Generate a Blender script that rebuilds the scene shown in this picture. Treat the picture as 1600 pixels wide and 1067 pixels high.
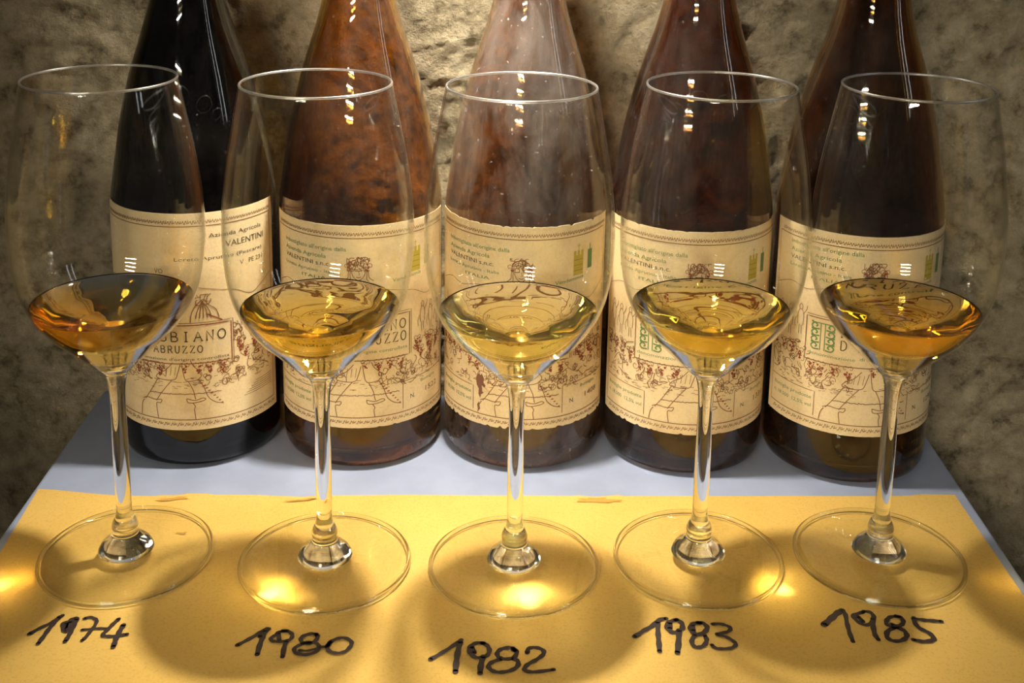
import bpy, bmesh, math, random
from mathutils import Vector, Matrix, noise

scene = bpy.context.scene
for o in list(bpy.data.objects):
    bpy.data.objects.remove(o)
COL = scene.collection
random.seed(7)

# ------------------------------------------------------------------ camera
cam_d = bpy.data.cameras.new('camera')
cam = bpy.data.objects.new('camera', cam_d); COL.objects.link(cam)
cam_d.sensor_fit = 'HORIZONTAL'; cam_d.sensor_width = 36.0
cam_d.lens = 1845.11 / 1600 * 36.0
cam_d.shift_x = (800 - 797.6) / 1600
cam_d.shift_y = (144.2 - 533.5) / 1600          # rising/falling front: verticals nearly parallel
cam_d.clip_start = 0.01
cam.matrix_world = (Matrix.Translation((0, 0, 0.31546)) @ Matrix.Rotation(math.radians(90 - 11.641), 4, 'X')
                    @ Matrix.Rotation(math.radians(0.852), 4, 'Z'))
scene.camera = cam

# ------------------------------------------------------------------ light, exposure
LAMP = Vector((-0.016, 0.552, 0.418))
sp_d = bpy.data.lights.new('spot_lamp', 'SPOT')
sp_d.energy = 8.2; sp_d.color = (1.0, 0.93, 0.80)
sp_d.spot_size = math.radians(80); sp_d.spot_blend = 1.0; sp_d.shadow_soft_size = 0.011
sp = bpy.data.objects.new('spot_lamp', sp_d); COL.objects.link(sp)
sp.location = LAMP
sp.rotation_euler = (Vector((-0.036, 0.530, 0.0)) - LAMP).to_track_quat('-Z', 'Y').to_euler()

# the same lamp's wide spill round its beam
sw_d = sp_d.copy(); sw_d.name = 'spot_lamp_spill'; sw_d.energy = 3.4; sw_d.spot_size = math.radians(140)
sw = bpy.data.objects.new('spot_lamp_spill', sw_d); COL.objects.link(sw)
sw.location = LAMP; sw.rotation_euler = sp.rotation_euler

def area(name, loc, target, sx, sy, power, colr):
    d = bpy.data.lights.new(name, 'AREA'); d.shape = 'RECTANGLE'; d.size = sx; d.size_y = sy
    d.energy = power; d.color = colr
    o = bpy.data.objects.new(name, d); COL.objects.link(o); o.location = loc
    o.rotation_euler = (Vector(target) - Vector(loc)).to_track_quat('-Z', 'Y').to_euler()
    return o
# added unseen lights: side strips for bowl streaks, fill from behind camera for labels
area('added_side_strip', (1.10, 0.05, 0.82), (0.0, 0.48, 0.20), 0.030, 0.95, 0.5, (0.93, 0.97, 1.0))
area('added_side_strip', (1.13, 0.20, 0.82), (0.0, 0.48, 0.20), 0.050, 0.95, 0.75, (0.93, 0.97, 1.0))
for k in range(4):        # added label fill, split into four slats so its reflections read as louvres
    cl = area('added_label_fill', (-0.34, -0.70, 0.47 + 0.09 * k), (0.03, 0.56, 0.085), 0.30, 0.010, 0.108, (1.0, 0.91, 0.72))
    cl.data.spread = math.radians(33)

world = bpy.data.worlds.new('world'); scene.world = world; world.use_nodes = True
wb = world.node_tree.nodes['Background']
wb.inputs[0].default_value = (1.0, 0.92, 0.80, 1); wb.inputs[1].default_value = 0.035

vs = scene.view_settings
scene.display_settings.display_device = 'sRGB'
vs.view_transform = 'Standard'; vs.look = 'None'; vs.exposure = 0.0; vs.gamma = 1.0
vs.use_curve_mapping = False
cy = scene.cycles
cy.use_denoising = True
cy.max_bounces = 24; cy.transmission_bounces = 20; cy.transparent_max_bounces = 32
cy.glossy_bounces = 6; cy.diffuse_bounces = 4
cy.caustics_refractive = True; cy.caustics_reflective = True
cy.blur_glossy = 0.3; cy.sample_clamp_indirect = 0.0
cy.use_guiding = True; cy.guiding_training_samples = 64
cy.use_surface_guiding = True; cy.use_volume_guiding = False; cy.surface_guiding_probability = 0.7

# ------------------------------------------------------------------ helpers
def tag(o, label=None, cat=None, group=None, kind=None):
    if label: o['label'] = label
    if cat: o['category'] = cat
    if group: o['group'] = group
    if kind: o['kind'] = kind
    return o

def mesh_obj(name, verts, faces, mats, parent=None, smooth=True, midx=None):
    me = bpy.data.meshes.new(name); me.from_pydata(verts, [], faces); me.update()
    for m in (mats if isinstance(mats, (list, tuple)) else [mats]):
        me.materials.append(m)
    if smooth:
        me.polygons.foreach_set('use_smooth', [True] * len(me.polygons))
    if midx:
        me.polygons.foreach_set('material_index', midx)
    o = bpy.data.objects.new(name, me); COL.objects.link(o)
    if parent: o.parent = parent
    return o

def empty(name, loc, parent=None):
    o = bpy.data.objects.new(name, None); COL.objects.link(o); o.location = loc
    o.empty_display_size = 0.02
    return o

def lathe(prof, n=96):
    """profile of (r, z), r = 0 at an end makes a pole; outside normals when the profile runs from the bottom up on the outside"""
    vs_, fs, rings = [], [], []
    for r, z in prof:
        if r <= 1e-7:
            rings.append([len(vs_)] * n); vs_.append((0, 0, z))
        else:
            rings.append(list(range(len(vs_), len(vs_) + n)))
            vs_ += [(r * math.cos(2 * math.pi * k / n), r * math.sin(2 * math.pi * k / n), z) for k in range(n)]
    for a, b in zip(rings[:-1], rings[1:]):
        for k in range(n):
            k2 = (k + 1) % n
            f = [a[k], a[k2], b[k2], b[k]]
            g = []
            for i in f:
                if i not in g: g.append(i)
            if len(g) > 2: fs.append(tuple(g))
    return vs_, fs

def torus(R, r, z, n=128, m=10):
    vs_ = [((R + r * math.cos(2 * math.pi * j / m)) * math.cos(2 * math.pi * i / n),
            (R + r * math.cos(2 * math.pi * j / m)) * math.sin(2 * math.pi * i / n),
            z + r * math.sin(2 * math.pi * j / m)) for i in range(n) for j in range(m)]
    fs = [(i * m + j, ((i + 1) % n) * m + j, ((i + 1) % n) * m + (j + 1) % m, i * m + (j + 1) % m)
          for i in range(n) for j in range(m)]
    return vs_, fs

def spline(pts, sub=8):
    """Catmull-Rom through (a, b) points"""
    out = []
    P = [pts[0]] + list(pts) + [pts[-1]]
    for i in range(1, len(P) - 2):
        p0, p1, p2, p3 = P[i - 1], P[i], P[i + 1], P[i + 2]
        for k in range(sub):
            t = k / sub
            out.append(tuple(0.5 * (2 * p1[c] + (p2[c] - p0[c]) * t + (2 * p0[c] - 5 * p1[c] + 4 * p2[c] - p3[c]) * t * t
                             + (3 * p1[c] - p0[c] - 3 * p2[c] + p3[c]) * t ** 3) for c in range(len(p1))))
    out.append(tuple(pts[-1]))
    return out

# ------------------------------------------------------------------ node helpers / materials
def new_mat(name):
    m = bpy.data.materials.new(name); m.use_nodes = True
    nt = m.node_tree; nt.nodes.clear()
    out = nt.nodes.new('ShaderNodeOutputMaterial')
    return m, nt, out

def N(nt, typ, **kw):
    n = nt.nodes.new(typ)
    for k, v in kw.items():
        if k.startswith('i_'):
            key = k[2:]; key = int(key) if key.isdigit() else key.replace('_', ' ')
            n.inputs[key].default_value = v
        else:
            setattr(n, k, v)
    return n

def ramp(nt, src, stops):
    r = nt.nodes.new('ShaderNodeValToRGB'); e = r.color_ramp.elements
    e[0].position, e[0].color = stops[0][0], (*stops[0][1], 1)
    e[1].position, e[1].color = stops[-1][0], (*stops[-1][1], 1)
    for p, c in stops[1:-1]:
        x = e.new(p); x.color = (*c, 1)
    nt.links.new(src, r.inputs[0])
    return r.outputs[0]

def coords(nt, scale=(1, 1, 1)):
    tc = nt.nodes.new('ShaderNodeTexCoord'); mp = nt.nodes.new('ShaderNodeMapping')
    mp.inputs['Scale'].default_value = scale
    nt.links.new(tc.outputs['Object'], mp.inputs[0])
    return mp.outputs[0]

def plain(name, col, rough=0.6, spec=0.3):
    m, nt, out = new_mat(name)
    b = N(nt, 'ShaderNodeBsdfPrincipled', i_Base_Color=(*col, 1), i_Roughness=rough)
    b.inputs['Specular IOR Level'].default_value = spec
    nt.links.new(b.outputs[0], out.inputs[0])
    return m

def stone_mat():
    m, nt, out = new_mat('rough_stone'); L = nt.links.new
    co = coords(nt)
    n1 = N(nt, 'ShaderNodeTexNoise', i_Scale=9.0, i_Detail=8.0, i_Roughness=0.62); L(co, n1.inputs['Vector'])
    n2 = N(nt, 'ShaderNodeTexNoise', i_Scale=75.0, i_Detail=10.0, i_Roughness=0.7); L(co, n2.inputs['Vector'])
    c1 = ramp(nt, n1.outputs[0], [(0.30, (0.32, 0.26, 0.17)), (0.5, (0.62, 0.52, 0.35)), (0.68, (0.78, 0.67, 0.47))])
    c2 = ramp(nt, n2.outputs[0], [(0.34, (0.20, 0.18, 0.15)), (0.46, (0.72, 0.70, 0.66)), (0.60, (1.0, 1.0, 1.0))])
    mx = N(nt, 'ShaderNodeMix', data_type='RGBA', blend_type='MULTIPLY', i_0=0.85)
    L(c1, mx.inputs[6]); L(c2, mx.inputs[7])
    b = N(nt, 'ShaderNodeBsdfPrincipled', i_Roughness=0.95); b.inputs['Specular IOR Level'].default_value = 0.1
    L(mx.outputs[2], b.inputs['Base Color'])
    n3 = N(nt, 'ShaderNodeTexNoise', i_Scale=160.0, i_Detail=8.0, i_Roughness=0.7); L(co, n3.inputs['Vector'])
    bp = N(nt, 'ShaderNodeBump', i_Strength=1.0, i_Distance=0.0045); L(n3.outputs[0], bp.inputs['Height'])
    L(bp.outputs[0], b.inputs['Normal']); L(b.outputs[0], out.inputs[0])
    return m

def board_mat():
    m, nt, out = new_mat('grey_painted_board'); L = nt.links.new
    co = coords(nt)
    n1 = N(nt, 'ShaderNodeTexNoise', i_Scale=30.0, i_Detail=6.0); L(co, n1.inputs['Vector'])
    c = ramp(nt, n1.outputs[0], [(0.35, (0.28, 0.315, 0.42)), (0.65, (0.33, 0.37, 0.49))])
    b = N(nt, 'ShaderNodeBsdfPrincipled', i_Roughness=0.55); b.inputs['Specular IOR Level'].default_value = 0.25
    L(c, b.inputs['Base Color'])
    n2 = N(nt, 'ShaderNodeTexNoise', i_Scale=240.0, i_Detail=4.0); L(co, n2.inputs['Vector'])
    bp = N(nt, 'ShaderNodeBump', i_Strength=0.15, i_Distance=0.0005); L(n2.outputs[0], bp.inputs['Height'])
    L(bp.outputs[0], b.inputs['Normal']); L(b.outputs[0], out.inputs[0])
    return m

def paper_mat():
    m, nt, out = new_mat('yellow_wrapping_paper'); L = nt.links.new
    co = coords(nt)
    n1 = N(nt, 'ShaderNodeTexNoise', i_Scale=14.0, i_Detail=6.0); L(co, n1.inputs['Vector'])
    c1 = ramp(nt, n1.outputs[0], [(0.3, (0.62, 0.38, 0.085)), (0.7, (0.72, 0.46, 0.12))])
    co2 = coords(nt, (900, 900, 900))
    n2 = N(nt, 'ShaderNodeTexNoise', i_Scale=1.0, i_Detail=3.0); L(co2, n2.inputs['Vector'])
    c2 = ramp(nt, n2.outputs[0], [(0.30, (0.80, 0.78, 0.72)), (0.5, (1, 1, 1))])
    mx = N(nt, 'ShaderNodeMix', data_type='RGBA', blend_type='MULTIPLY', i_0=0.6)
    L(c1, mx.inputs[6]); L(c2, mx.inputs[7])
    b = N(nt, 'ShaderNodeBsdfPrincipled', i_Roughness=0.75); b.inputs['Specular IOR Level'].default_value = 0.2
    L(mx.outputs[2], b.inputs['Base Color']); L(b.outputs[0], out.inputs[0])
    return m

def label_mat(seed):
    m, nt, out = new_mat('aged_label_paper'); L = nt.links.new
    tc = nt.nodes.new('ShaderNodeTexCoord'); mp = nt.nodes.new('ShaderNodeMapping')
    mp.inputs['Location'].default_value = (seed, seed * 1.7, 0); L(tc.outputs['Object'], mp.inputs[0])
    n1 = N(nt, 'ShaderNodeTexNoise', i_Scale=28.0, i_Detail=7.0, i_Roughness=0.6); L(mp.outputs[0], n1.inputs['Vector'])
    c1 = ramp(nt, n1.outputs[0], [(0.28, (0.66, 0.47, 0.24)), (0.45, (0.84, 0.66, 0.38)), (0.7, (0.90, 0.74, 0.46))])
    n2 = N(nt, 'ShaderNodeTexNoise', i_Scale=900.0, i_Detail=2.0); L(mp.outputs[0], n2.inputs['Vector'])
    c2 = ramp(nt, n2.outputs[0], [(0.3, (0.86, 0.84, 0.8)), (0.55, (1, 1, 1))])
    mx = N(nt, 'ShaderNodeMix', data_type='RGBA', blend_type='MULTIPLY', i_0=0.6)
    L(c1, mx.inputs[6]); L(c2, mx.inputs[7])
    b = N(nt, 'ShaderNodeBsdfPrincipled', i_Roughness=0.7); b.inputs['Specular IOR Level'].default_value = 0.25
    L(mx.outputs[2], b.inputs['Base Color']); L(b.outputs[0], out.inputs[0])
    return m

def clear_glass():
    m, nt, out = new_mat('clear_stem_glass')
    g = N(nt, 'ShaderNodeBsdfGlass', i_Color=(0.985, 0.99, 0.98, 1), i_Roughness=0.0, i_IOR=1.5)
    nt.links.new(g.outputs[0], out.inputs[0])
    return m

def rim_glass():
    m, nt, out = new_mat('fire_polished_rim_glass')
    g = N(nt, 'ShaderNodeBsdfGlass', i_Color=(1, 1, 1, 1), i_Roughness=0.28, i_IOR=1.5)
    s = N(nt, 'ShaderNodeBsdfGlossy', i_Roughness=0.35); s.inputs[0].default_value = (1, 1, 1, 1)
    x = N(nt, 'ShaderNodeMixShader', i_0=0.18)
    nt.links.new(g.outputs[0], x.inputs[1]); nt.links.new(s.outputs[0], x.inputs[2]); nt.links.new(x.outputs[0], out.inputs[0])
    return m

def thin_glass(name, tint=(0.992, 0.993, 0.990), power=1.0):
    """blown glass about a millimetre thick: passes straight through, Fresnel reflection, tint grows with the path length in the wall"""
    m, nt, out = new_mat(name); L = nt.links.new
    ge = nt.nodes.new('ShaderNodeNewGeometry')
    dt = N(nt, 'ShaderNodeVectorMath', operation='DOT_PRODUCT'); L(ge.outputs['Incoming'], dt.inputs[0]); L(ge.outputs['Normal'], dt.inputs[1])
    ab = N(nt, 'ShaderNodeMath', operation='ABSOLUTE'); L(dt.outputs['Value'], ab.inputs[0])
    mn = N(nt, 'ShaderNodeMath', operation='MAXIMUM', i_1=0.06); L(ab.outputs[0], mn.inputs[0])
    iv = N(nt, 'ShaderNodeMath', operation='SUBTRACT', i_0=1.0); L(ab.outputs[0], iv.inputs[1])
    p5 = N(nt, 'ShaderNodeMath', operation='POWER', i_1=5.0); L(iv.outputs[0], p5.inputs[0])
    fr = N(nt, 'ShaderNodeMath', operation='MULTIPLY_ADD', i_1=0.90, i_2=0.035); L(p5.outputs[0], fr.inputs[0])
    pw = N(nt, 'ShaderNodeMath', operation='DIVIDE', i_0=power); L(mn.outputs[0], pw.inputs[1])
    cr = nt.nodes.new('ShaderNodeCombineColor')
    for k in range(3):
        q = N(nt, 'ShaderNodeMath', operation='POWER', i_0=tint[k]); L(pw.outputs[0], q.inputs[1]); L(q.outputs[0], cr.inputs[k])
    tr = nt.nodes.new('ShaderNodeBsdfTransparent'); L(cr.outputs[0], tr.inputs[0])
    gl = N(nt, 'ShaderNodeBsdfGlossy', i_Roughness=0.0); gl.inputs[0].default_value = (1, 1, 1, 1)
    mx = nt.nodes.new('ShaderNodeMixShader'); L(fr.outputs[0], mx.inputs[0]); L(tr.outputs[0], mx.inputs[1]); L(gl.outputs[0], mx.inputs[2])
    L(mx.outputs[0], out.inputs[0])
    return m

def wine_mat(name, col, dens):
    m, nt, out = new_mat(name)
    g = N(nt, 'ShaderNodeBsdfGlass', i_Color=(1, 1, 1, 1), i_Roughness=0.0, i_IOR=1.34)
    v = N(nt, 'ShaderNodeVolumeAbsorption', i_Color=(*col, 1), i_Density=dens)
    nt.links.new(g.outputs[0], out.inputs[0]); nt.links.new(v.outputs[0], out.inputs[1])
    return m

def bottle_mat(name, col, dust, seed, rough=0.03):
    m, nt, out = new_mat(name); L = nt.links.new
    b = N(nt, 'ShaderNodeBsdfPrincipled', i_Base_Color=(*col, 1), i_Roughness=rough, i_IOR=1.5)
    b.inputs['Transmission Weight'].default_value = 1.0
    tc = nt.nodes.new('ShaderNodeTexCoord'); mp = nt.nodes.new('ShaderNodeMapping')
    mp.inputs['Location'].default_value = (seed, seed * 2.3, seed)
    mp.inputs['Scale'].default_value = (1, 1, 0.45); L(tc.outputs['Object'], mp.inputs[0])
    n1 = N(nt, 'ShaderNodeTexNoise', i_Scale=38.0, i_Detail=10.0, i_Roughness=0.72, i_Distortion=0.4); L(mp.outputs[0], n1.inputs['Vector'])
    f1 = ramp(nt, n1.outputs[0], [(0.40, (0.03, 0.03, 0.03)), (0.66, (1, 1, 1))])
    n2 = N(nt, 'ShaderNodeTexNoise', i_Scale=420.0, i_Detail=2.0); L(tc.outputs['Object'], n2.inputs['Vector'])
    f2 = ramp(nt, n2.outputs[0], [(0.70, (0, 0, 0)), (0.76, (1, 1, 1))])
    ma = N(nt, 'ShaderNodeMath', operation='MULTIPLY', i_1=dust); L(f1, ma.inputs[0])
    mb = N(nt, 'ShaderNodeMath', operation='MULTIPLY_ADD', i_1=min(0.5, dust * 2.0)); L(f2, mb.inputs[0]); L(ma.outputs[0], mb.inputs[2])
    d = N(nt, 'ShaderNodeBsdfDiffuse', i_Color=(0.62, 0.55, 0.50, 1))
    mx = nt.nodes.new('ShaderNodeMixShader'); L(mb.outputs[0], mx.inputs[0]); L(b.outputs[0], mx.inputs[1]); L(d.outputs[0], mx.inputs[2])
    L(mx.outputs[0], out.inputs[0])
    return m

M_STONE = stone_mat(); M_BOARD = board_mat(); M_PAPER = paper_mat()
M_CLEAR = clear_glass(); M_RIM = rim_glass(); M_BOWL = thin_glass('thin_bowl_glass'); M_FOOT = thin_glass('thin_foot_glass', (0.985, 0.988, 0.98))
M_INK = plain('black_marker_ink', (0.045, 0.030, 0.026), 0.45)
M_STAIN = plain('brown_stain', (0.52, 0.28, 0.06), 0.8, 0.1)
M_SEPIA = plain('sepia_print', (0.25, 0.12, 0.055), 0.8, 0.1)
M_RED = plain('dark_red_print', (0.30, 0.07, 0.035), 0.8, 0.1)
M_GREEN = plain('green_print', (0.16, 0.25, 0.09), 0.8, 0.1)
M_GOLD = plain('ochre_print', (0.52, 0.40, 0.06), 0.8, 0.1)
M_DARK = plain('dark_text_print', (0.10, 0.08, 0.045), 0.8, 0.1)
M_TORN = plain('torn_label_core', (0.24, 0.11, 0.07), 0.8, 0.1)
M_WOOD = plain('dark_pedestal_wood', (0.09, 0.07, 0.05), 0.7)
PRINTS = [M_SEPIA, M_RED, M_GREEN, M_GOLD, M_DARK, M_TORN]
SEPIA, RED, GREEN, GOLD, DARK, TORN = range(6)

# ------------------------------------------------------------------ setting: stone wall, floor
def axis(lo, hi, step, far, nfar):
    mid = [lo + (hi - lo) * k / round((hi - lo) / step) for k in range(round((hi - lo) / step) + 1)]
    a = [lo - (far) * (k / nfar) ** 2 for k in range(nfar, 0, -1)]
    b = [hi + (far) * (k / nfar) ** 2 for k in range(1, nfar + 1)]
    return a + mid + b
HOLES = [(0.2854, 0.150, 0.0050), (0.2865, 0.1317, 0.0036), (0.2858, 0.1203, 0.0042), (0.2914, 0.015, 0.0035), (0.129, 0.214, 0.0035), (0.123, 0.157, 0.004), (-0.267, 0.164, 0.003)]
def wall_depth(x, z):
    p = Vector((x, 0.0, z))
    big = noise.noise(p * 6.0) * 0.012 + noise.noise(p * 14.0 + Vector((3, 1, 7))) * 0.005
    w = p + Vector((noise.noise(p * 20), 0, noise.noise(p * 20 + Vector((9, 9, 9))))) * 0.02
    rid = 0.0; a = 0.0031; f = 34.0
    for _ in range(5):
        rid += (1 - abs(noise.noise(w * f))) ** 3 * a; a *= 0.58; f *= 2.1
    v = big + rid - 0.006
    for hx, hz, hr in HOLES:
        d = math.hypot(x - hx, z - hz)
        if d < hr * 1.6: v -= 0.012 * max(0.0, 1 - d / (hr * 1.6)) ** 0.5
    return max(-0.016, min(0.0105, v))
xs = axis(-0.36, 0.36, 0.0022, 1.6, 30); zs = axis(-0.20, 0.30, 0.0022, 0.6, 16)
zs = [z for z in zs if z > -0.75] ; zs[0] = -0.75
zs += [zs[-1] + 0.15 * k for k in range(1, 10)]
WY = 0.659
wv = [(x, WY - wall_depth(x, z), z) for z in zs for x in xs]
nx = len(xs)
wf = [(j * nx + i, j * nx + i + 1, (j + 1) * nx + i + 1, (j + 1) * nx + i) for j in range(len(zs) - 1) for i in range(nx - 1)]
wall = tag(mesh_obj('wall_back', wv, wf, M_STONE), kind='structure')
fl = tag(mesh_obj('floor', [(-2, -2.5, -0.75), (2, -2.5, -0.75), (2, 0.70, -0.75), (-2, 0.70, -0.75)], [(0, 1, 2, 3)], M_STONE, smooth=False), kind='structure')

# ------------------------------------------------------------------ grey tasting board on a pedestal
def prism(poly, z0, z1, bev=0.0015):
    bm = bmesh.new()
    vsb = [bm.verts.new((x, y, z0)) for x, y in poly]
    f = bm.faces.new(vsb)
    r = bmesh.ops.extrude_face_region(bm, geom=[f])
    for g in r['geom']:
        if isinstance(g, bmesh.types.BMVert): g.co.z = z1
    bmesh.ops.recalc_face_normals(bm, faces=bm.faces)
    if bev:
        bmesh.ops.bevel(bm, geom=[e for e in bm.edges], offset=bev, segments=2, affect='EDGES', profile=0.5)
    me = bpy.data.meshes.new('prism'); bm.to_mesh(me); bm.free()
    return me
def prism_obj(name, poly, z0, z1, mat, parent=None, bev=0.0015):
    me = prism(poly, z0, z1, bev); me.name = name; me.materials.append(mat)
    o = bpy.data.objects.new(name, me); COL.objects.link(o)
    if parent: o.parent = parent
    return o
ZT = -0.0006
table = tag(empty('tasting_table', (0, 0, 0)), 'grey painted table top carrying the yellow paper, five bottles and five glasses', 'table')
prism_obj('table_top', [(-0.2300, 0.33), (0.2300, 0.33), (0.2345, 0.6465), (-0.2370, 0.6465)], ZT - 0.022, ZT, M_BOARD, table)
for sx in (-1, 1):
    for yy in (0.36, 0.60):
        x0, x1 = sorted((sx * 0.17, sx * 0.205))
        prism_obj('leg', [(x0, yy), (x1, yy), (x1, yy + 0.035), (x0, yy + 0.035)], -0.75, ZT - 0.0221, M_WOOD, table)

# ------------------------------------------------------------------ yellow paper with the vintages written on it
BACK = [(-232.3, 535.9), (-225.8, 535.5), (-205.6, 532.5), (-192.4, 531.0), (-160.9, 531.3), (-158.2, 533.2), (-142.3, 533.0), (-123.3, 533.6), (-100.9, 532.4), (-91.6, 533.8), (-53.6, 535.5), (-9.0, 536.1), (35.7, 536.8), (45.2, 535.3), (54.9, 537.3), (99.9, 538.6), (164.4, 540.4), (203.5, 542.0), (210.5, 543.4), (227.2, 543.3)]
def back_y(u):      # u in 0..1
    x = -232.3 + u * (227.2 + 232.3)
    for (x0, y0), (x1, y1) in zip(BACK[:-1], BACK[1:]):
        if x <= x1 + 1e-6:
            return (y0 + (y1 - y0) * (x - x0) / (x1 - x0)) / 1000
    return BACK[-1][1] / 1000
NU, NV = 140, 60
pv = []
for j in range(NV + 1):
    t = j / NV
    for i in range(NU + 1):
        u = i / NU
        yb = back_y(u); yf = 0.345
        y = yb + (yf - yb) * t
        xl = -0.2323 + 0.0725 * (yb - y) ; xr = 0.2272
        x = xl + (xr - xl) * u
        z = -0.00035 + 0.00022 * noise.noise(Vector((x * 25, y * 25, 0)))
        if t < 0.04 and (abs(x + 0.158) < 0.012 or abs(x - 0.046) < 0.012): z += 0.0005 * (1 - t / 0.04)
        pv.append((x, y, z))
pf = [(j * (NU + 1) + i, (j + 1) * (NU + 1) + i, (j + 1) * (NU + 1) + i + 1, j * (NU + 1) + i + 1) for j in range(NV) for i in range(NU)]
paper = tag(mesh_obj('paper_sheet', pv, pf, M_PAPER), 'yellow wrapping paper sheet with handwritten vintages under the glasses', 'paper')

def ribbon(V, F, pts, w, z, taper=False):
    """flat stroke with round ends on the plane z"""
    n = len(pts); base = len(V)
    for i, (x, y) in enumerate(pts):
        a = pts[max(0, i - 1)]; b = pts[min(n - 1, i + 1)]
        dx, dy = b[0] - a[0], b[1] - a[1]; l = math.hypot(dx, dy) or 1e-9
        ww = w * (1 + 0.12 * math.sin(i * 0.9))
        V.append((x - dy / l * ww / 2, y + dx / l * ww / 2, z)); V.append((x + dy / l * ww / 2, y - dx / l * ww / 2, z))
    for i in range(n - 1):
        k = base + 2 * i
        F.append((k, k + 1, k + 3, k + 2))
    for (x, y) in (pts[0], pts[-1]):
        k = len(V); V.append((x, y, z))
        for q in range(10):
            V.append((x + w / 2 * math.cos(q * math.pi / 5), y + w / 2 * math.sin(q * math.pi / 5), z))
        for q in range(10): F.append((k, k + 1 + q, k + 1 + (q + 1) % 10))
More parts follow.
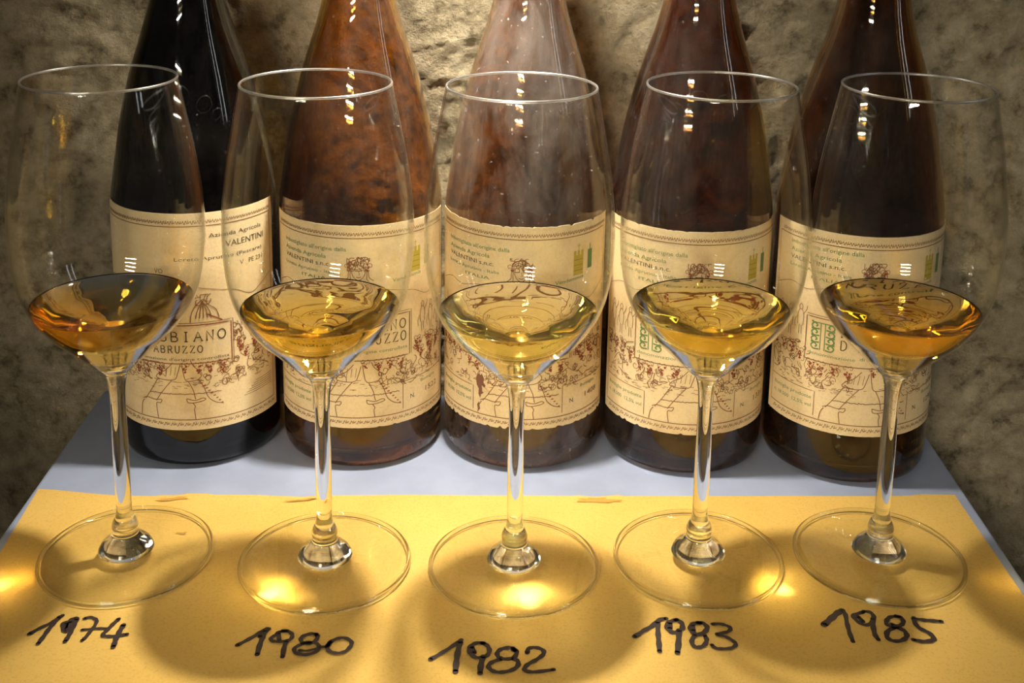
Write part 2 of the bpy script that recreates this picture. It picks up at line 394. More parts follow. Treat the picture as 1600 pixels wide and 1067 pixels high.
INK = {'1974':[(1,[(-192.38,425.38),(-189.75,428.87),(-186.18,432.64),(-184.55,435.76),(-183.45,437.34)]),(1,[(-184.24,436.43),(-185.07,432.66),(-185.71,428.53),(-186.11,423.83),(-186.52,419.64)]),(1,[(-176.91,435.71),(-178.43,435.24),(-179.66,433.23),(-181.15,432.32),(-179.8,429.09),(-178.48,427.41),(-177.59,429.15),(-177.03,432.2),(-176.89,435.27)]),(0.9,[(-179.98,432.56),(-178.97,429.11),(-178.62,430.42),(-178.63,433.47)]),(1,[(-176.61,435.28),(-176.32,431.78),(-176.14,427.46),(-176.11,423.64),(-176.27,421.12)]),(0.8,[(-173.61,435.57),(-171.82,436.5),(-169.41,435.67),(-168.04,434.16),(-167.81,430.67),(-168.35,427.42),(-169.0,423.8),(-169.7,421.89)]),(0.7,[(-172.03,428.41),(-168.87,428.92),(-165.98,429.41),(-162.38,429.5)]),(0.9,[(-159.39,435.68),(-160.48,433.02),(-161.55,429.51),(-162.47,426.49),(-162.25,425.01),(-160.46,424.63),(-157.72,424.69),(-155.18,425.38),(-152.91,426.07)]),(1.1,[(-156.16,431.81),(-156.42,428.34),(-156.41,424.09),(-156.13,420.74),(-155.86,418.26)])],'1980':[(1,[(-106.67,420.32),(-103.63,423.33),(-100.23,427.14),(-97.33,430.48),(-96.07,430.77)]),(1.1,[(-96.95,430.24),(-97.43,426.2),(-97.69,421.25),(-97.48,414.98)]),(1,[(-97.5,429.72),(-98.62,425.67)]),(0.9,[(-88.63,429.67),(-91.42,428.85),(-92.66,426.81),(-93.93,425.03),(-93.26,423.32),(-90.59,422.88),(-87.45,423.45),(-85.79,424.97),(-85.93,427.46),(-87.93,429.43),(-90.26,429.63)]),(0.9,[(-91.65,428.34),(-90.36,423.38)]),(1,[(-87.45,423.45),(-87.59,419.04),(-87.22,413.78)]),(0.9,[(-75.79,427.44),(-77.87,428.15),(-80.63,427.08),(-81.91,425.06),(-80.83,422.61),(-78.08,421.69),(-75.83,423.71),(-75.26,426.21),(-76.2,427.94)]),(0.9,[(-77.56,422.44),(-81.21,421.13),(-83.38,418.9),(-82.27,416.27),(-78.88,415.15),(-75.27,416.43),(-73.5,419.36),(-75.26,422.25),(-78.25,422.67),(-80.74,422.12)]),(0.7,[(-81.25,417.74),(-78.02,417.57),(-74.71,418.85)]),(0.9,[(-73.9,419.84),(-70.77,420.39),(-69.86,422.86),(-67.28,425.14),(-64.11,425.71),(-61.21,423.55),(-61.14,420.61),(-62.95,417.42),(-66.0,416.4),(-69.05,417.53),(-70.38,419.92),(-69.54,422.87)])],'1982':[(1,[(-28.47,413.71),(-24.82,416.93),(-20.47,421.28),(-16.76,425.69)]),(1.2,[(-17.07,424.6),(-17.69,418.68),(-18.1,412.38),(-18.17,406.76)]),(1,[(-7.4,423.73),(-10.26,423.94),(-12.69,421.99),(-13.3,419.3),(-11.78,416.17),(-9.28,414.91),(-6.5,415.76),(-5.16,418.96),(-5.94,422.14),(-8.12,423.99)]),(1,[(-12.32,421.46),(-11.13,417.76)]),(1.2,[(-7.55,415.74),(-8.3,411.05),(-8.51,405.96)]),(1,[(5.08,419.72),(2.95,421.27),(-0.23,420.4),(-1.97,417.97),(-1.23,415.35),(1.58,414.37),(4.73,415.49),(5.79,418.67),(4.37,421.03)]),(1,[(-0.17,414.33),(-3.64,412.7),(-5.33,410.09),(-3.89,407.58),(-0.78,406.64),(3.35,407.74),(6.12,410.34),(6.13,413.43),(3.68,414.68)]),(1,[(10.02,418.23),(10.76,420.91),(13.61,421.51),(16.41,419.97),(16.35,417.32),(13.47,414.12),(10.29,411.46),(8.88,408.87),(9.9,407.37),(13.69,407.2),(20.29,408.61)])],'1983':[(1.1,[(54.13,429.24),(58.11,432.93),(62.28,436.44),(65.58,440.23),(68.58,441.29)]),(1.1,[(64.79,438.96),(64.13,432.11),(63.76,426.38),(63.36,420.55)]),(1.1,[(72.61,440.39),(69.89,439.08),(68.24,436.09),(69.41,432.95),(71.86,432.52),(74.37,434.76),(74.85,438.21),(72.96,440.65)]),(1.1,[(69.82,438.59),(69.31,434.65)]),(1.2,[(72.97,433.76),(71.83,426.56),(70.45,419.79)]),(1.1,[(82.53,438.63),(79.94,438.33),(77.99,435.82),(78.44,432.43),(80.77,431.28),(83.55,433.03),(84.96,435.98),(83.77,438.41),(81.61,438.86)]),(1,[(79.16,437.32),(78.9,433.41)]),(1,[(79.48,431.01),(77.42,427.63),(77.55,424.34),(79.23,423.22),(81.88,424.44),(83.49,427.77),(83.17,430.62)]),(0.9,[(87.51,438.01),(91.01,438.09),(93.93,436.68),(94.57,434.98),(92.65,433.0),(88.35,431.7)]),(0.9,[(88.31,431.45),(91.78,429.86),(94.17,427.54),(94.98,425.2),(92.74,423.05),(89.26,422.51),(86.25,422.91),(85.17,424.75)])],'1985':[(1.5,[(134.28,438.71),(137.87,442.37),(141.77,446.36),(144.46,448.4)]),(1,[(144.1,448.39),(145.17,446.44),(144.22,439.76),(143.61,433.8),(143.44,428.24)]),(1,[(153.13,447.47),(149.86,445.99),(148.11,444.83),(149.14,440.97),(151.69,438.84),(154.65,440.55),(156.71,443.92),(156.29,447.27),(153.66,448.05)]),(1,[(150.09,444.32),(151.27,441.02)]),(1.1,[(156.19,443.35),(154.71,438.37),(153.79,432.96),(154.22,429.8)]),(1,[(167.61,444.73),(164.39,444.65),(162.08,442.93),(160.7,439.6),(163.19,438.56),(166.54,439.19),(168.32,441.42),(168.15,444.18),(166.36,445.26)]),(1,[(162.82,439.65),(165.66,437.53)]),(1.1,[(163.19,437.48),(159.53,434.7),(158.37,430.95),(160.49,428.89),(164.12,429.5),(166.72,432.19),(166.72,435.4),(164.25,437.5)]),(1,[(173.41,443.47),(176.26,442.98),(179.99,442.52),(184.43,442.07)]),(1.1,[(173.6,444.03),(172.93,440.43),(173.95,437.18),(176.54,434.55),(177.53,431.38),(175.84,429.5),(172.19,428.89),(168.72,429.86)])]}

for year, strokes in INK.items():
    V, F = [], []; z = 0.00004
    for w, pts in strokes:
        z += 0.000008
        sp_ = spline([(x / 1000, y / 1000) for x, y in pts], 7) if len(pts) > 2 else [(x / 1000, y / 1000) for x, y in pts]
        ribbon(V, F, sp_, 0.0020 * w, z)
    o = mesh_obj('handwriting', V, F, M_INK, paper, smooth=False)
    o['label'] = 'handwritten year %s in black marker' % year
for cx_, cy_, sx_, sy_, sd in ((0.0460, 0.5325, 0.011, 0.0022, 1), (-0.0985, 0.5290, 0.007, 0.0008, 2), (-0.163, 0.5280, 0.007, 0.0014, 3), (-0.1505, 0.4985, 0.0022, 0.0010, 4)):
    V, F = [(cx_, cy_, 0.00012)], []; n = 40
    for q in range(n):
        a = 2 * math.pi * q / n; s = 1 + 0.75 * noise.noise(Vector((math.cos(a) * 2.2, math.sin(a) * 2.2, sd * 3.1)))
        V.append((cx_ + sx_ * s * math.cos(a), cy_ + sy_ * s * math.sin(a) + 0.25 * sx_ * math.cos(a) * (1 if sd in (2, 3) else 0), 0.00012))
    for q in range(n): F.append((0, 1 + q, 1 + (q + 1) % n))
    mesh_obj('stain', V, F, M_STAIN, paper, smooth=False)

# ------------------------------------------------------------------ wine bottles
R = 0.0427
PROF = [(0.0, 0.020), (0.012, 0.018), (0.024, 0.010), (0.033, 0.0025), (0.0365, 0.0002), (0.0385, 0.0004), (0.0412, 0.0022), (0.0424, 0.0055), (R, 0.010),
        (R, 0.03), (R, 0.06), (R, 0.09), (R, 0.118), (R, 0.1335), (0.0422, 0.1395), (0.0406, 0.150), (0.0386, 0.163), (0.0364, 0.176), (0.0336, 0.1885),
        (0.0303, 0.2014), (0.0264, 0.214), (0.0223, 0.2265), (0.0189, 0.239), (0.0166, 0.251), (0.0152, 0.263), (0.0145, 0.276), (0.0142, 0.305),
        (0.0142, 0.3085), (0.0156, 0.3090), (0.0158, 0.3145), (0.0148, 0.3155), (0.0146, 0.3200), (0.0136, 0.3212)]
INNER = [(0.0108, 0.3210), (0.0104, 0.312), (0.0106, 0.276), (0.0115, 0.263), (0.0130, 0.251), (0.0154, 0.239), (0.0189, 0.2265), (0.0231, 0.214),
         (0.0271, 0.2014), (0.0305, 0.1885), (0.0334, 0.176), (0.0357, 0.163), (0.0374, 0.150), (0.0392, 0.1395), (0.0398, 0.1335), (0.0398, 0.118),
         (0.0398, 0.09), (0.0398, 0.06), (0.0398, 0.03), (0.0396, 0.012), (0.0380, 0.0085), (0.034, 0.0085), (0.024, 0.0150), (0.012, 0.0225), (0.0, 0.0245)]

def bottle_r(z):
    if z <= 0.1335: return R
    for (r0, z0), (r1, z1) in zip(PROF[:-1], PROF[1:]):
        if z0 <= z <= z1 and z1 > z0: return r0 + (r1 - r0) * (z - z0) / (z1 - z0)
    return R

class Print:
    """flat print on the label: strokes and lettering in (degrees round the bottle, millimetres up)"""
    def __init__(s): s.V, s.F, s.M = [], [], []; s.layer = 0
    def pt(s, u, z, lift=0.0):
        r = bottle_r(z / 1000) + 0.00042 + lift; a = math.radians(u)
        return (r * math.sin(a), -r * math.cos(a), z / 1000)
    def line(s, pts, w=0.35, m=SEPIA, smooth=False):
        if smooth: pts = spline(pts, 5)
        q = [pts[0]]
        for a, b in zip(pts[:-1], pts[1:]):
            n = max(1, int(abs(b[0] - a[0]) / 3.0))
            q += [(a[0] + (b[0] - a[0]) * k / n, a[1] + (b[1] - a[1]) * k / n) for k in range(1, n + 1)]
        kx = R * 1000 * math.pi / 180; base = len(s.V); n = len(q)
        s.layer = (s.layer + 1) % 7; lift = s.layer * 0.000006
        for i, (u, z) in enumerate(q):
            a = q[max(0, i - 1)]; b = q[min(n - 1, i + 1)]
            dx, dy = (b[0] - a[0]) * kx, b[1] - a[1]; l = math.hypot(dx, dy) or 1e-9
            ox, oy = -dy / l * w / 2, dx / l * w / 2
            s.V.append(s.pt(u + ox / kx, z + oy, lift)); s.V.append(s.pt(u - ox / kx, z - oy, lift))
        for i in range(n - 1):
            k = base + 2 * i; s.F.append((k + 1, k + 3, k + 2, k)); s.M.append(m)
    def poly(s, pts, m):
        k = len(s.V); s.layer = (s.layer + 1) % 7
        for u, z in pts: s.V.append(s.pt(u, z, s.layer * 0.000006))
        s.F.append(tuple(range(k, k + len(pts)))); s.M.append(m)
    def dot(s, u, z, r, m, n=7):
        kx = R * 1000 * math.pi / 180
        s.poly([(u + r / kx * math.cos(2 * math.pi * q / n), z + r * math.sin(2 * math.pi * q / n)) for q in range(n)], m)
    def text(s, body, u0, u1, z, h, m=DARK, tilt=0.0):
        """lettering of Blender's built-in face, from u0 to u1 degrees, cap height h mm"""
        c = bpy.data.curves.new('lettering', 'FONT'); c.body = body; c.resolution_u = 2
        o = bpy.data.objects.new('lettering', c); COL.objects.link(o)
        bpy.context.view_layer.update()
        me = o.evaluated_get(bpy.context.evaluated_depsgraph_get()).to_mesh()
        co = [tuple(v.co) for v in me.vertices]; fs = [tuple(p.vertices) for p in me.polygons]
        xm = max(v[0] for v in co); x0 = min(v[0] for v in co)
        k = len(s.V)
        for x, y, _ in co:
            t = (x - x0) / (xm - x0)
            s.V.append(s.pt(u0 + (u1 - u0) * t, z + y / 0.70 * h + tilt * t, 0.00005))
        for f in fs: s.F.append(tuple(k + i for i in f)); s.M.append(m)
        o.evaluated_get(bpy.context.evaluated_depsgraph_get()).to_mesh_clear()
        bpy.data.objects.remove(o); bpy.data.curves.remove(c)
    GL = {'T': [[(0, 1), (1, 1)], [(.5, 1), (.5, 0)], [(.3, 0), (.7, 0)], [(0, 1), (0, .85)], [(1, 1), (1, .85)]],
          'R': [[(.1, 0), (.1, 1), (.6, 1), (.85, .88), (.85, .62), (.6, .5), (.1, .5)], [(.5, .5), (1, 0)], [(0, 0), (.25, 0)]],
          'E': [[(.85, 1), (.1, 1), (.1, 0), (.9, 0), (.9, .15)], [(.1, .52), (.65, .52)], [(.85, 1), (.85, .85)]],
          'B': [[(.1, 0), (.1, 1), (.6, 1), (.8, .88), (.8, .65), (.6, .53), (.1, .53)], [(.6, .53), (.9, .4), (.9, .13), (.65, 0), (.1, 0)]],
          'I': [[(.5, 0), (.5, 1)], [(.3, 0), (.7, 0)], [(.3, 1), (.7, 1)]],
          'A': [[(0, 0), (.5, 1), (1, 0)], [(.2, .38), (.8, .38)], [(-.1, 0), (.12, 0)], [(.88, 0), (1.1, 0)]],
          'N': [[(.1, 0), (.1, 1), (.9, 0), (.9, 1)], [(0, 0), (.22, 0)], [(.78, 1), (1.02, 1)]],
          'O': [[(.5, 1), (.15, .85), (0, .5), (.15, .15), (.5, 0), (.85, .15), (1, .5), (.85, .85), (.5, 1)]],
          'D': [[(.1, 0), (.1, 1), (.55, 1), (.9, .8), (1, .5), (.9, .2), (.55, 0), (.1, 0)]],
          'U': [[(.1, 1), (.1, .3), (.3, .03), (.6, 0), (.85, .2), (.9, 1)], [(0, 1), (.22, 1)], [(.78, 1), (1, 1)]],
          'Z': [[(.1, .85), (.1, 1), (.95, 1), (.05, 0), (.95, 0), (.95, .15)]],
          "'": [[(.5, 1), (.4, .75)]], ' ': []}
    def roman(s, body, u0, u1, z, h, w=0.55, m=DARK):
        n = len(body); step = (u1 - u0) / n
        for i, ch in enumerate(body):
            ww = step * (0.66 if ch != 'I' else 0.66)
            for st in s.GL[ch]:
                s.line([(u0 + i * step + x * ww, z + y * h) for x, y in st], w, m, smooth=(ch == 'O'))
    def build(s, parent):
        o = mesh_obj('print', s.V, s.F, PRINTS, parent, smooth=False, midx=s.M)
        return o

def grapes(P, u, z, rows, m=RED):
    kx = R * 1000 * math.pi / 180; H = rows * 1.15
    for _ in range(int(rows * rows * 0.75) + 4):
        t = random.random() ** 0.8
        wd = H * 0.42 * (1 - 0.75 * t) * (0.7 + 0.6 * random.random())
        P.dot(u + random.uniform(-wd, wd) / kx, z - H * t + random.uniform(-.4, .4), random.uniform(.32, .62), m if random.random() < .8 else SEPIA, 6)
    for s in (-1, 1):                                         # vine leaf at the stalk
        P.line([(u, z + .6), (u + s * 1.6, z + 1.4), (u + s * 3, z + .6), (u + s * 2.4, z - .6), (u + s * 1.2, z - .2)], 0.28, SEPIA, smooth=True)
def vine(P, u0, u1, z0, z1, n, rnd):
    for _ in range(n):
        u, z = rnd.uniform(u0, u1), rnd.uniform(z0, z1); a = rnd.uniform(0, 6.28); k = rnd.uniform(-1.4, 1.4)
        pts = [(u, z)]; L_ = rnd.uniform(.8, 1.9)
        for i in range(rnd.randint(3, 6)):
            a += k + rnd.uniform(-.6, .6)
            u += math.cos(a) * L_ * 1.3; z += math.sin(a) * L_
            pts.append((min(max(u, u0 - 1), u1 + 1), min(max(z, z0 - 1), z1 + 1)))
        P.line(pts, rnd.uniform(.26, .42), SEPIA, smooth=True)
def label_art(kind, zlo, zhi, dz, number, rnd):
    P = Print(); E_ = 73
    zt, zb = zhi - 6.6, zlo + 5.8
    P.line([(-E_, zt), (E_, zt)], 0.45, SEPIA); P.line([(-E_, zb), (E_, zb)], 0.45, SEPIA)
    P.line([(-E_, zb), (-E_, zt)], 0.3, SEPIA); P.line([(E_, zb), (E_, zt)], 0.3, SEPIA)
    for zc, sg in ((zt + 2.2, 1), (zb - 2.3, -1)):           # running scroll of the border
        for k in range(30):
            u = -70 + k * 4.8; f = rnd.uniform(.8, 1.2)
            P.line([(u, zc + .8 * sg), (u + .9, zc - .9 * f), (u + 1.8, zc + .7 * f), (u + 2.7, zc - .7), (u + 3.4, zc + .2)], 0.3, SEPIA, smooth=True)
            P.line([(u + 3.0, zc + .9 * f), (u + 3.8, zc - .5), (u + 4.6, zc + .5)], 0.26, SEPIA, smooth=True)
    B0, B1 = (58.5, 79.0) if kind == 'old' else (61.0, 84.0)
    B0 += dz; B1 += dz
    # hill line and far figures
    P.line([(-72, 95 + dz), (-58, 99 + dz), (-45, 97.5 + dz), (-30, 100 + dz), (-12, 99 + dz)], 0.28, SEPIA, smooth=True)
    P.line([(14, 99 + dz), (30, 96.5 + dz), (40, 95 + dz), (52, 91 + dz), (62, 94 + dz), (72, 98 + dz)], 0.28, SEPIA, smooth=True)
    for sgn in (-1, 1):
        for q in range(3):
            u = sgn * (48 + q * 9); z = 76 + dz + rnd.uniform(-2, 2)
            P.line([(u - 2, z), (u - 2.4, z + 5), (u - 1, z + 8), (u + 1, z + 8), (u + 2.4, z + 5), (u + 2, z)], 0.3, SEPIA, smooth=True)
            P.line([(u - 1, z + 8.2), (u - 1.3, z + 10), (u, z + 11.2), (u + 1.3, z + 10), (u + 1, z + 8.2)], 0.3, SEPIA, smooth=True)
            P.line([(u - .8, z), (u - 1, z - 5)], 0.3, SEPIA); P.line([(u + .8, z), (u + 1.2, z - 5)], 0.3, SEPIA)
            P.line([(u + 2, z + 6), (u + 4.5, z + 9), (u + 4.8, z + 11)], 0.3, SEPIA, smooth=True)
            P.line([(u - 3, z + 4), (u - 4.6, z + 1), (u - 4, z - 2)], 0.26, SEPIA, smooth=True)
    # frame of the wine's name
    P.line([(-43, B0), (-43, B1), (36, B1), (36, B0), (-43, B0)], 0.5, RED if kind == 'old' else SEPIA)
    P.line([(-43, B1 + 1.2), (37.4, B1 + 1.2), (37.4, B0)], 0.3, SEPIA)
    if kind == 'old':
        P.roman('TREBBIANO', -36, 34.5, B0 + 12.0, 5.0, 0.62)
        P.roman("D'ABRUZZO", -27, 18, B0 + 5.8, 3.7, 0.5)
        P.text('denominazione d\'origine controllata', -38, 34, B0 + 1.6, 1.5, DARK)
    else:
        P.roman('REBBIANO', -19, 35, B0 + 15.2, 5.0, 0.55)
        P.roman("D'ABRUZZO", -19, 35, B0 + 8.4, 5.0, 0.55)
        P.text('di origine controllata', -6, 34, B0 + 3.9, 1.7, GREEN)
        P.text('denominazione', -41, -9, B0 + 3.2, 1.7, GREEN)
        # ornate green initial T
        i0, i1, j0, j1 = -39.5, -22.5, B0 + 6.2, B0 + 20.5
        P.line([(-32.5, j0), (-32.5, j1)], 0.5, GREEN); P.line([(-29.5, j0), (-29.5, j1)], 0.5, GREEN)
        P.line([(i0 + 1, j1), (i1 - 1, j1)], 0.5, GREEN)
        for sx_ in (-1, 1):
            c0 = -31 + sx_ * 5.2
            for q in range(4):
                z = j0 + 1.8 + q * 3.6
                P.line([(c0 - sx_ * 3, z - 1.4), (c0 + sx_ * 1, z - 1.6), (c0 + sx_ * 2.6, z), (c0 + sx_ * .6, z + 1.5), (c0 - sx_ * 1.4, z + .3), (c0 - sx_ * .2, z - .5)], 0.75, GREEN, smooth=True)
                P.dot(c0 + sx_ * 2.2, z + 1.9, .6, GREEN)
    # grapes under and beside the frame
    for u, z, r in ((-70, 68, 5), (-62, 66, 4), (-54, 67, 5), (-47, 64, 4), (-38, B0 - dz - 1, 4), (-31, B0 - dz - 1, 5), (-22, B0 - dz - 1, 4), (-13, B0 - dz - 1, 5),
                    (4, B0 - dz - 1, 3), (13, B0 - dz - 1, 4), (21, B0 - dz - 1, 4), (29, B0 - dz - 1, 5), (43, 68, 6), (46, 62, 4), (54, 68, 6), (57, 62, 4), (65, 66, 5)):
        grapes(P, u, z + dz, r)
    vine(P, -72, -40, 49 + dz, 68 + dz, 46, rnd); vine(P, -40, -10, 48 + dz, 58 + dz, 34, rnd)
    vine(P, 14, 42, 46 + dz, 58 + dz, 40, rnd); vine(P, 40, 71, 48 + dz, 70 + dz, 46, rnd)
    for q in range(95):                                        # hatched shade below the vines
        u = rnd.uniform(-66, 66); z = 46.5 + dz + rnd.uniform(-1.5, 4.5)
        P.line([(u, z), (u + rnd.uniform(1.5, 3.5), z + rnd.uniform(-.5, .5))], 0.25, SEPIA)
    g0 = 42.0 + dz
    for q in range(26):
        u = -22 + q * 1.9; P.line([(u, g0 + rnd.uniform(-.3, .3)), (u + 2.2, g0 + rnd.uniform(-.3, .3))], 0.4, SEPIA)
    # the dancing harvester's breeches, stockings and shoes
    P.line([(-4, 59 + dz), (-9, 55 + dz), (-14, 53 + dz), (-16, 50.5 + dz), (-9, 49.5 + dz), (-3, 50 + dz), (-1, 53 + dz), (1, 58 + dz)], 0.4, SEPIA, smooth=True)
    P.line([(2, 59 + dz), (3, 53 + dz), (4.5, 49.5 + dz), (8, 49 + dz), (13, 50 + dz), (15, 53 + dz), (10, 57 + dz), (8, 60 + dz)], 0.4, SEPIA, smooth=True)
    for k in range(4): P.line([(-11 + k * 3, 57 + dz), (-12 + k * 3, 52 + dz)], 0.25, SEPIA)
    P.line([(-15, 50 + dz), (-19, 45 + dz), (-23, 40.5 + dz), (-26, 37.5 + dz)], 0.4, SEPIA, smooth=True)
    P.line([(-5, 49.5 + dz), (-9, 46 + dz), (-14, 41 + dz), (-17, 37.5 + dz)], 0.4, SEPIA, smooth=True)
    P.line([(-28, 37.5 + dz), (-24, 38.6 + dz), (-18, 38 + dz), (-13, 38.5 + dz), (-14, 36.5 + dz), (-17, 36 + dz), (-16, zb + .3)], 0.4, SEPIA, smooth=True)
    P.line([(-27, 37 + dz), (-29, 34.5 + dz), (-30, zb + .5)], 0.45, SEPIA, smooth=True)
    P.line([(6, 49 + dz), (9, 44 + dz), (10, 40.5 + dz), (10.5, 39 + dz)], 0.4, SEPIA, smooth=True)
    P.line([(13, 49.5 + dz), (16, 45.5 + dz), (18, 41 + dz), (20, 38.5 + dz), (24, 36.2 + dz), (29, 35 + dz)], 0.4, SEPIA, smooth=True)
    for k in range(9):                                         # striped stocking and laces
        t = k / 8
        P.line([(13.5 + t * 14, 47.5 + dz - t * 12), (15.6 + t * 13, 47.8 + dz - t * 12)], 0.55, RED)
    P.line([(4.5, 39.5 + dz), (10, 38.4 + dz), (15, 39.4 + dz), (17, 38.6 + dz), (14, 37.6 + dz), (8, 37 + dz), (5, 37.6 + dz), (4.5, 39.5 + dz)], 0.4, SEPIA, smooth=True)
    P.line([(8.5, 37 + dz), (10, 35 + dz), (9.4, 33.5 + dz), (10, zb + .2)], 0.4, SEPIA, smooth=True)
    if kind == 'old':
        for k in range(6): P.line([(44 + k * 2, 36 + k * 1.2), (70, 36.6 + k * 1.2)], 0.25, SEPIA)
        h0 = 80.5                                              # figure with a plumed hat rising over the frame
        P.line([(9, h0), (10, h0 + 5), (13, h0 + 9), (18, h0 + 12), (21, h0 + 9), (26, h0 + 6), (28, h0 + 1.5)], 0.4, SEPIA, smooth=True)
        for k in range(5): P.line([(12.5 + k * 2.6, h0 + 2), (14 + k * 1.8, h0 + 6.5), (17, h0 + 11)], 0.45, SEPIA, smooth=True)
        vine(P, 14, 22, h0 + 10, h0 + 13.5, 8, rnd); P.line([(20, h0 + 4), (30, h0)], 0.6, RED)
        vine(P, 38.5, 43, 66, 77, 12, rnd)
        P.text('Azienda Agricola', 23, 63, 124.5, 2.2, DARK)
        P.text('VALENTINI', 34, 65, 118.6, 3.2, DARK)
        P.text('Loreto Aprutino (Pescara)', 0, 63, 113.0, 1.9, DARK)
        P.text('V   PE 231', 44, 63, 107.6, 2.4, DARK)
        P.text('VO', -14, -8, 106.5, 2.4, DARK)
    else:
        P.text("Imbottigliato all'origine dalla", -60, -8, 119.2 + dz, 2.1, GREEN)
        P.text('Azienda Agricola', -60, -22, 115.0 + dz, 2.1, GREEN)
        P.text('VALENTINI s.n.c.', -60, -19, 111.0 + dz, 2.2, DARK)
        P.text('Loreto Aprutino - Italia', -60, -15, 107.2 + dz, 1.7, GREEN)
        P.text('ITALIA', -42, -22, 103.6 + dz, 1.6, GREEN)
        # woman's head crowned with vine leaves
        h = 104.0 + dz
        P.line([(-4, h + 6.5), (-4.4, h + 4), (-3, h + 1.6), (0, h), (3, h + 1.6), (4.4, h + 4), (4, h + 6.5)], 0.35, SEPIA, smooth=True)
        P.line([(-1.6, h + 1.9), (0, h + 1.5), (1.6, h + 1.9)], 0.35, RED, smooth=True); P.line([(0, h + 5), (.7, h + 3), (-.3, h + 2.9)], 0.28, SEPIA)
        for sx_ in (-1, 1):
            P.line([(sx_ * .9, h + 5), (sx_ * 2.6, h + 5.1)], 0.4, SEPIA)
            P.line([(sx_ * 4, h + 7), (sx_ * 6.5, h + 4.5), (sx_ * 7, h + 1.5), (sx_ * 10, h - .4)], 0.35, SEPIA, smooth=True)
            P.line([(sx_ * 5, h + 6), (sx_ * 5.6, h + 3), (sx_ * 5.4, h + .6), (sx_ * 7, h - .8)], 0.35, SEPIA, smooth=True)
        vine(P, -6.5, 6.5, h + 6, h + 11, 26, rnd)
        P.line([(-7, h + 6), (-5, h + 9.6), (-1.5, h + 11), (0, h + 12.3), (1.5, h + 11), (5, h + 9.6), (7, h + 6)], 0.35, RED, smooth=True)
        for sx_ in (-1, 1): grapes(P, sx_ * 6, h + 7.4, 2)
        # tower emblem
        t0 = 105.0 + dz
        P.poly([(37, t0), (45.5, t0), (45.5, t0 + 10.5), (37, t0 + 10.5)], GOLD)
        for k in range(3): P.poly([(37 + k * 3.2, t0 + 10.5), (39.1 + k * 3.2, t0 + 10.5), (39.1 + k * 3.2, t0 + 13), (37 + k * 3.2, t0 + 13)], GOLD)
        P.line([(41.2, t0 + 13), (41.2, t0 + 16.5)], 0.4, GOLD); P.line([(40, t0 + 15.4), (42.4, t0 + 15.4)], 0.4, GOLD)
        for k in range(3): P.line([(37.4, t0 + 2.5 + 2.8 * k), (45, t0 + 2.5 + 2.8 * k)], 0.25, SEPIA)
        P.poly([(50, t0 + 2), (54.5, t0 + 2), (54.5, t0 + 12), (50, t0 + 12)], GREEN); P.line([(52.2, t0 + 12), (52.2, t0 + 15)], 0.5, GREEN)
        P.text('Vendemmia', 23, 46, 101.6 + dz, 2.0, GREEN, tilt=1.4)
        # number and contents boxes
        P.line([(30.5, 31.5 + dz), (30.5, 46.5 + dz), (72, 47.5 + dz)], 0.35, SEPIA)
        P.text('Bottiglia', 46, 62, 43.0 + dz, 1.7, GREEN)
        P.text('N.', 36.5, 40.5, 36.0 + dz, 2.4, DARK); P.text(number, 51, 65, 36.6 + dz, 2.8, SEPIA)
        P.line([(-72, 45.0 + dz), (-34, 44.4 + dz), (-34, 31.5 + dz)], 0.35, SEPIA)
        P.text('Bottiglie prodotte', -69, -36, 40.0 + dz, 1.9, GREEN); P.text('n. 18.500  12,5% vol', -69, -36, 35.6 + dz, 1.9, GREEN)
    return P

def bottle(loc, name_mat, lab, kind, zlo, zhi, ofs, number, seed, jag):
    rnd = random.Random(seed)
    root = tag(empty('wine_bottle', loc), lab, 'bottle', 'wine bottles in a row along the stone wall')
    v, f = lathe(PROF + INNER, 112)
    g = mesh_obj('bottle_glass', v, f, name_mat, root)
    # label: thin curved sheet with its own thickness
    nu, nz = 84, 20; half = 77.5
    def edge(u, s): return jag * (max(0, noise.noise(Vector((u * .35, s, seed))) - .12) * 4 + max(0, noise.noise(Vector((u * 1.1, s * 3, seed))) - .2) * 2)
    LV = []
    for dr in (0.00030, 0.00006):
        for j in range(nz + 1):
            for i in range(nu + 1):
                u = -half + 2 * half * i / nu
                lo = zlo + edge(u, 1.0); hi = zhi - edge(u, 9.0) * 0.7
                z = (lo + (hi - lo) * j / nz) / 1000; a = math.radians(u); r = bottle_r(z) + dr
                LV.append((r * math.sin(a), -r * math.cos(a), z))
    W = nu + 1; K = W * (nz + 1); LF = []
    for j in range(nz):
        for i in range(nu):
            a = j * W + i; LF.append((a, a + 1, a + W + 1, a + W)); LF.append((K + a, K + a + W, K + a + W + 1, K + a + 1))
    def rim_quad(p, q, s, t):
        k = len(LV); LV.extend([LV[p], LV[q], LV[s], LV[t]]); LF.append((k, k + 1, k + 2, k + 3))
    for i in range(nu):
        rim_quad(i, K + i, K + i + 1, i + 1); t = nz * W + i; rim_quad(t, t + 1, K + t + 1, K + t)
    for j in range(nz):
        a = j * W; rim_quad(a, a + W, K + a + W, K + a); c = a + nu; rim_quad(c, K + c, K + c + W, c + W)
    lb = mesh_obj('label', LV, LF, label_mat(seed), root)
    lb.rotation_euler.z = math.radians(ofs)
    P = label_art(kind, zlo, zhi, {'old': 0.0}.get(kind, zlo - 24.0), number, rnd)
    P.build(lb)
    return root, lb

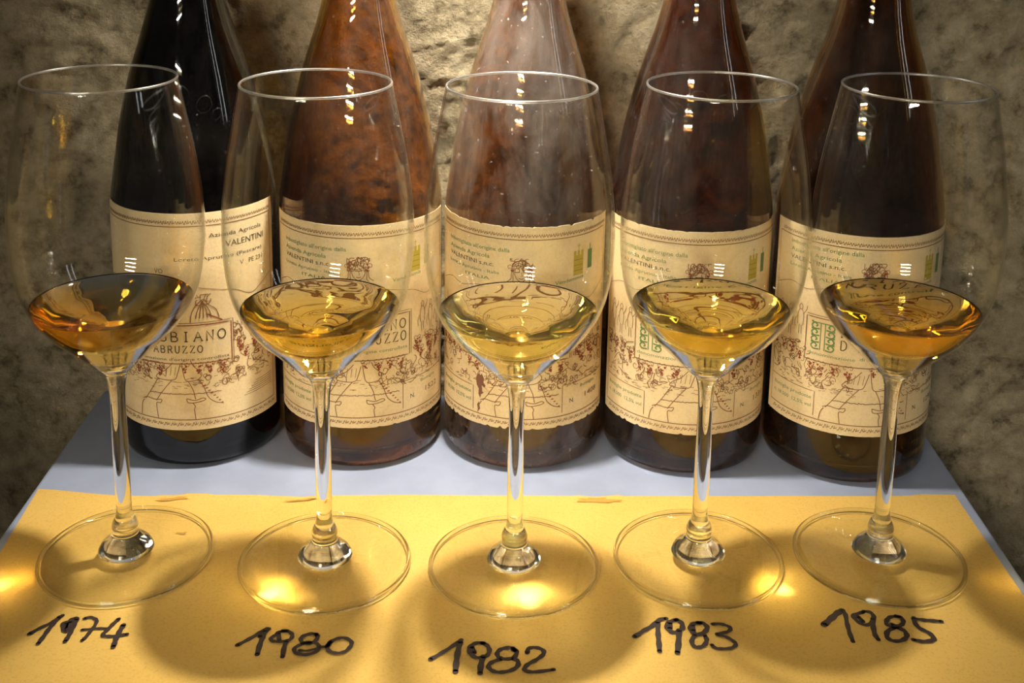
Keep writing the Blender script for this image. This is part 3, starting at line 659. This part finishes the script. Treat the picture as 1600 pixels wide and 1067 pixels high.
BM = [bottle_mat('near_black_bottle_glass', (0.06, 0.05, 0.035), 0.008, 1.0), bottle_mat('amber_bottle_glass', (0.68, 0.385, 0.075), 0.05, 2.0),
      bottle_mat('dusty_amber_bottle_glass', (0.60, 0.33, 0.10), 0.20, 3.0), bottle_mat('dark_amber_bottle_glass', (0.42, 0.19, 0.055), 0.05, 4.0),
      bottle_mat('deep_brown_bottle_glass', (0.44, 0.24, 0.06), 0.025, 5.0)]
ZB = ZT
bottle((-0.1659, 0.600, ZB), BM[0], 'near black bottle at the left end of the bottle row, behind the 1974 glass', 'old', 22, 137.5, 0, '', 11, 0.0)
bottle((-0.0782, 0.601, ZB), BM[1], 'clear amber brown bottle second from left, behind the glass marked 1980', 'new', 24, 132.5, 5, '1522', 12, 0.25)
b3, l3 = bottle((0.0090, 0.601, ZB), BM[2], 'dusty hazed bottle in the middle, with a torn worm hole in its label', 'new', 24.5, 133, -3, '1408', 13, 1.0)
bottle((0.0958, 0.599, ZB), BM[3], 'dark amber bottle with nibbled label corners, behind the glass marked 1983', 'new', 24, 132.5, -1, '1331', 14, 0.5)
bottle((0.1826, 0.592, ZB), BM[4], 'deep brown bottle at the right end of the bottle row, behind the 1985 glass', 'new', 28, 133.5, -3, '1290', 15, 0.12)
# torn patch in the middle label
T = Print()
for pts, m in (([(-31.5, 50), (-30, 52.5), (-28, 51.5), (-27, 52.6), (-25, 50), (-25.6, 48), (-24, 46.5), (-25.5, 44), (-25, 42.5), (-27.5, 41), (-28, 39), (-29.5, 41), (-29.3, 44), (-31, 46)], TORN),
               ([(-29, 37), (-28, 33), (-29.5, 31.5), (-30.5, 35)], TORN)):
    T.poly(pts, m)
for v_ in range(len(T.V)):
    x, y, z = T.V[v_]; T.V[v_] = (x * 1.002, y * 1.002, z)
tp = T.build(l3); tp.name = 'torn_patch'; tp['label'] = 'torn brown patch'
tv = [T.pt(u, z, l) for u, z, l in ((-26.5, 46.5, .0006), (-20, 44.5, .0022), (-21.5, 42.5, .0020), (-26, 43, .0005), (-23.5, 46.2, .0018))]
fo = mesh_obj('loose_flake', tv, [(0, 3, 2, 1, 4)], label_mat(3.3), l3, smooth=False)

# ------------------------------------------------------------------ wine glasses
OUT = [(0.0, 0.0905), (0.0050, 0.0908), (0.0087, 0.0924), (0.0121, 0.0957), (0.0175, 0.1012), (0.0225, 0.1061), (0.0272, 0.1107), (0.0315, 0.1165), (0.0343, 0.1214),
       (0.0366, 0.1270), (0.0381, 0.1325), (0.0393, 0.1400), (0.0401, 0.1490), (0.0402, 0.1580), (0.0398, 0.1680), (0.0390, 0.1760), (0.0378, 0.1850), (0.0364, 0.1935),
       (0.0346, 0.2030), (0.0330, 0.2115), (0.0314, 0.2196)]
TH = 0.0006
OUTS = spline(OUT, 5)
INS = [(max(0.0, r - TH), z) for r, z in OUTS if z > 0.0975]
INS = [(0.0, 0.0921), (0.0030, 0.0923), (0.0062, 0.0937), (0.0085, 0.0954)] + [(r, z) for r, z in INS if r > 0.0105]
LEVEL = 0.1222
def wine_profile(level):
    p = [(0.0, 0.0923), (0.0029, 0.0925), (0.0060, 0.0939), (0.0083, 0.0956)]
    for r, z in INS:
        if r > 0.0105 and z < level - 0.0004: p.append((r - 0.00012, z))
    rl = p[-1][0] + 0.0002
    p += [(rl, level + 0.0001), (rl - 0.0004, level - 0.0002), (rl - 0.0012, level - 0.0003)]
    p += [(rl * k / 12, level - 0.0003) for k in range(11, 0, -1)] + [(0.0, level - 0.0003)]
    return p
STEM = spline([(0.0122, 0.0040), (0.0108, 0.0066), (0.0086, 0.0088), (0.0062, 0.0110), (0.0056, 0.0135), (0.0058, 0.0155), (0.0050, 0.0180), (0.0039, 0.0202), (0.0034, 0.0240), (0.0034, 0.0270),
               (0.0035, 0.0400), (0.0035, 0.0560), (0.0033, 0.0680), (0.0033, 0.0770), (0.0038, 0.0840), (0.0050, 0.0885), (0.0072, 0.0914)], 5)
STEM = [(0.0, 0.0032), (0.0100, 0.0032)] + STEM + [(0.0040, 0.0916), (0.0, 0.0916)]
FOOT = [(0.0, 0.0002), (0.030, 0.0003), (0.0370, 0.0005), (0.0374, 0.0010), (0.0370, 0.0016), (0.0340, 0.0019), (0.0250, 0.0023), (0.0170, 0.0029), (0.0118, 0.0040), (0.0060, 0.0050), (0.0, 0.0050)]
WINES = {'1974': ((0.97, 0.76, 0.0), 64.0), '1980': ((0.98, 0.81, 0.0), 46.0), '1982': ((0.97, 0.84, 0.0), 23.0), '1983': ((0.98, 0.84, 0.0), 40.0), '1985': ((0.98, 0.79, 0.0), 52.0)}
GL_POS = [('1974', -0.1705, 0.4805), ('1980', -0.0802, 0.4774), ('1982', 0.0047, 0.4766), ('1983', 0.0884, 0.4844), ('1985', 0.1718, 0.4879)]
LABELS = {'1974': 'tall wine glass with the deepest amber wine, above the handwritten 1974',
          '1980': 'tall wine glass with golden amber wine, above the handwritten 1980',
          '1982': 'tall wine glass with the palest straw wine, middle of the row above 1982',
          '1983': 'tall wine glass with bright gold wine, above the handwritten 1983',
          '1985': 'tall wine glass with deep gold wine, right end of the row above 1985'}
WLAB = {'1974': 'deep amber wine', '1980': 'golden amber wine', '1982': 'pale straw wine', '1983': 'bright gold wine', '1985': 'deep gold wine'}
def make_mesh(name, vf, mat):
    me = bpy.data.meshes.new(name); me.from_pydata(vf[0], [], vf[1]); me.update(); me.materials.append(mat)
    me.polygons.foreach_set('use_smooth', [True] * len(me.polygons)); return me
m_bowl = make_mesh('bowl', lathe(OUTS + [(0.0311, 0.2200)] + INS[::-1], 128), M_BOWL)
m_rim = make_mesh('rim', torus(0.03102, 0.00055, 0.2198), M_RIM)
m_stem = make_mesh('stem', lathe(STEM, 72), M_CLEAR)
m_foot = make_mesh('foot', lathe(FOOT, 128), M_FOOT)
m_edge = make_mesh('foot_rim', torus(0.03745, 0.00105, 0.00115), M_CLEAR)
m_wine = make_mesh('wine', lathe(wine_profile(LEVEL), 128), wine_mat('wine', *WINES['1974']))
def part(name, me, parent):
    o = bpy.data.objects.new(name, me); COL.objects.link(o); o.parent = parent; return o
for yr, gx, gy in GL_POS:
    g = tag(empty('wine_glass', (gx, gy, 0.0)), LABELS[yr], 'wine glass', 'five wine glasses lined up on the yellow paper')
    bw = part('bowl', m_bowl, g); part('rim', m_rim, bw)
    part('stem', m_stem, g)
    ft = part('foot', m_foot, g); part('rim', m_edge, ft)
    me = m_wine if yr == '1974' else m_wine.copy()
    if yr != '1974': me.materials[0] = wine_mat('wine_' + yr, *WINES[yr])
    w = part('wine', me, g); w['label'] = WLAB[yr]
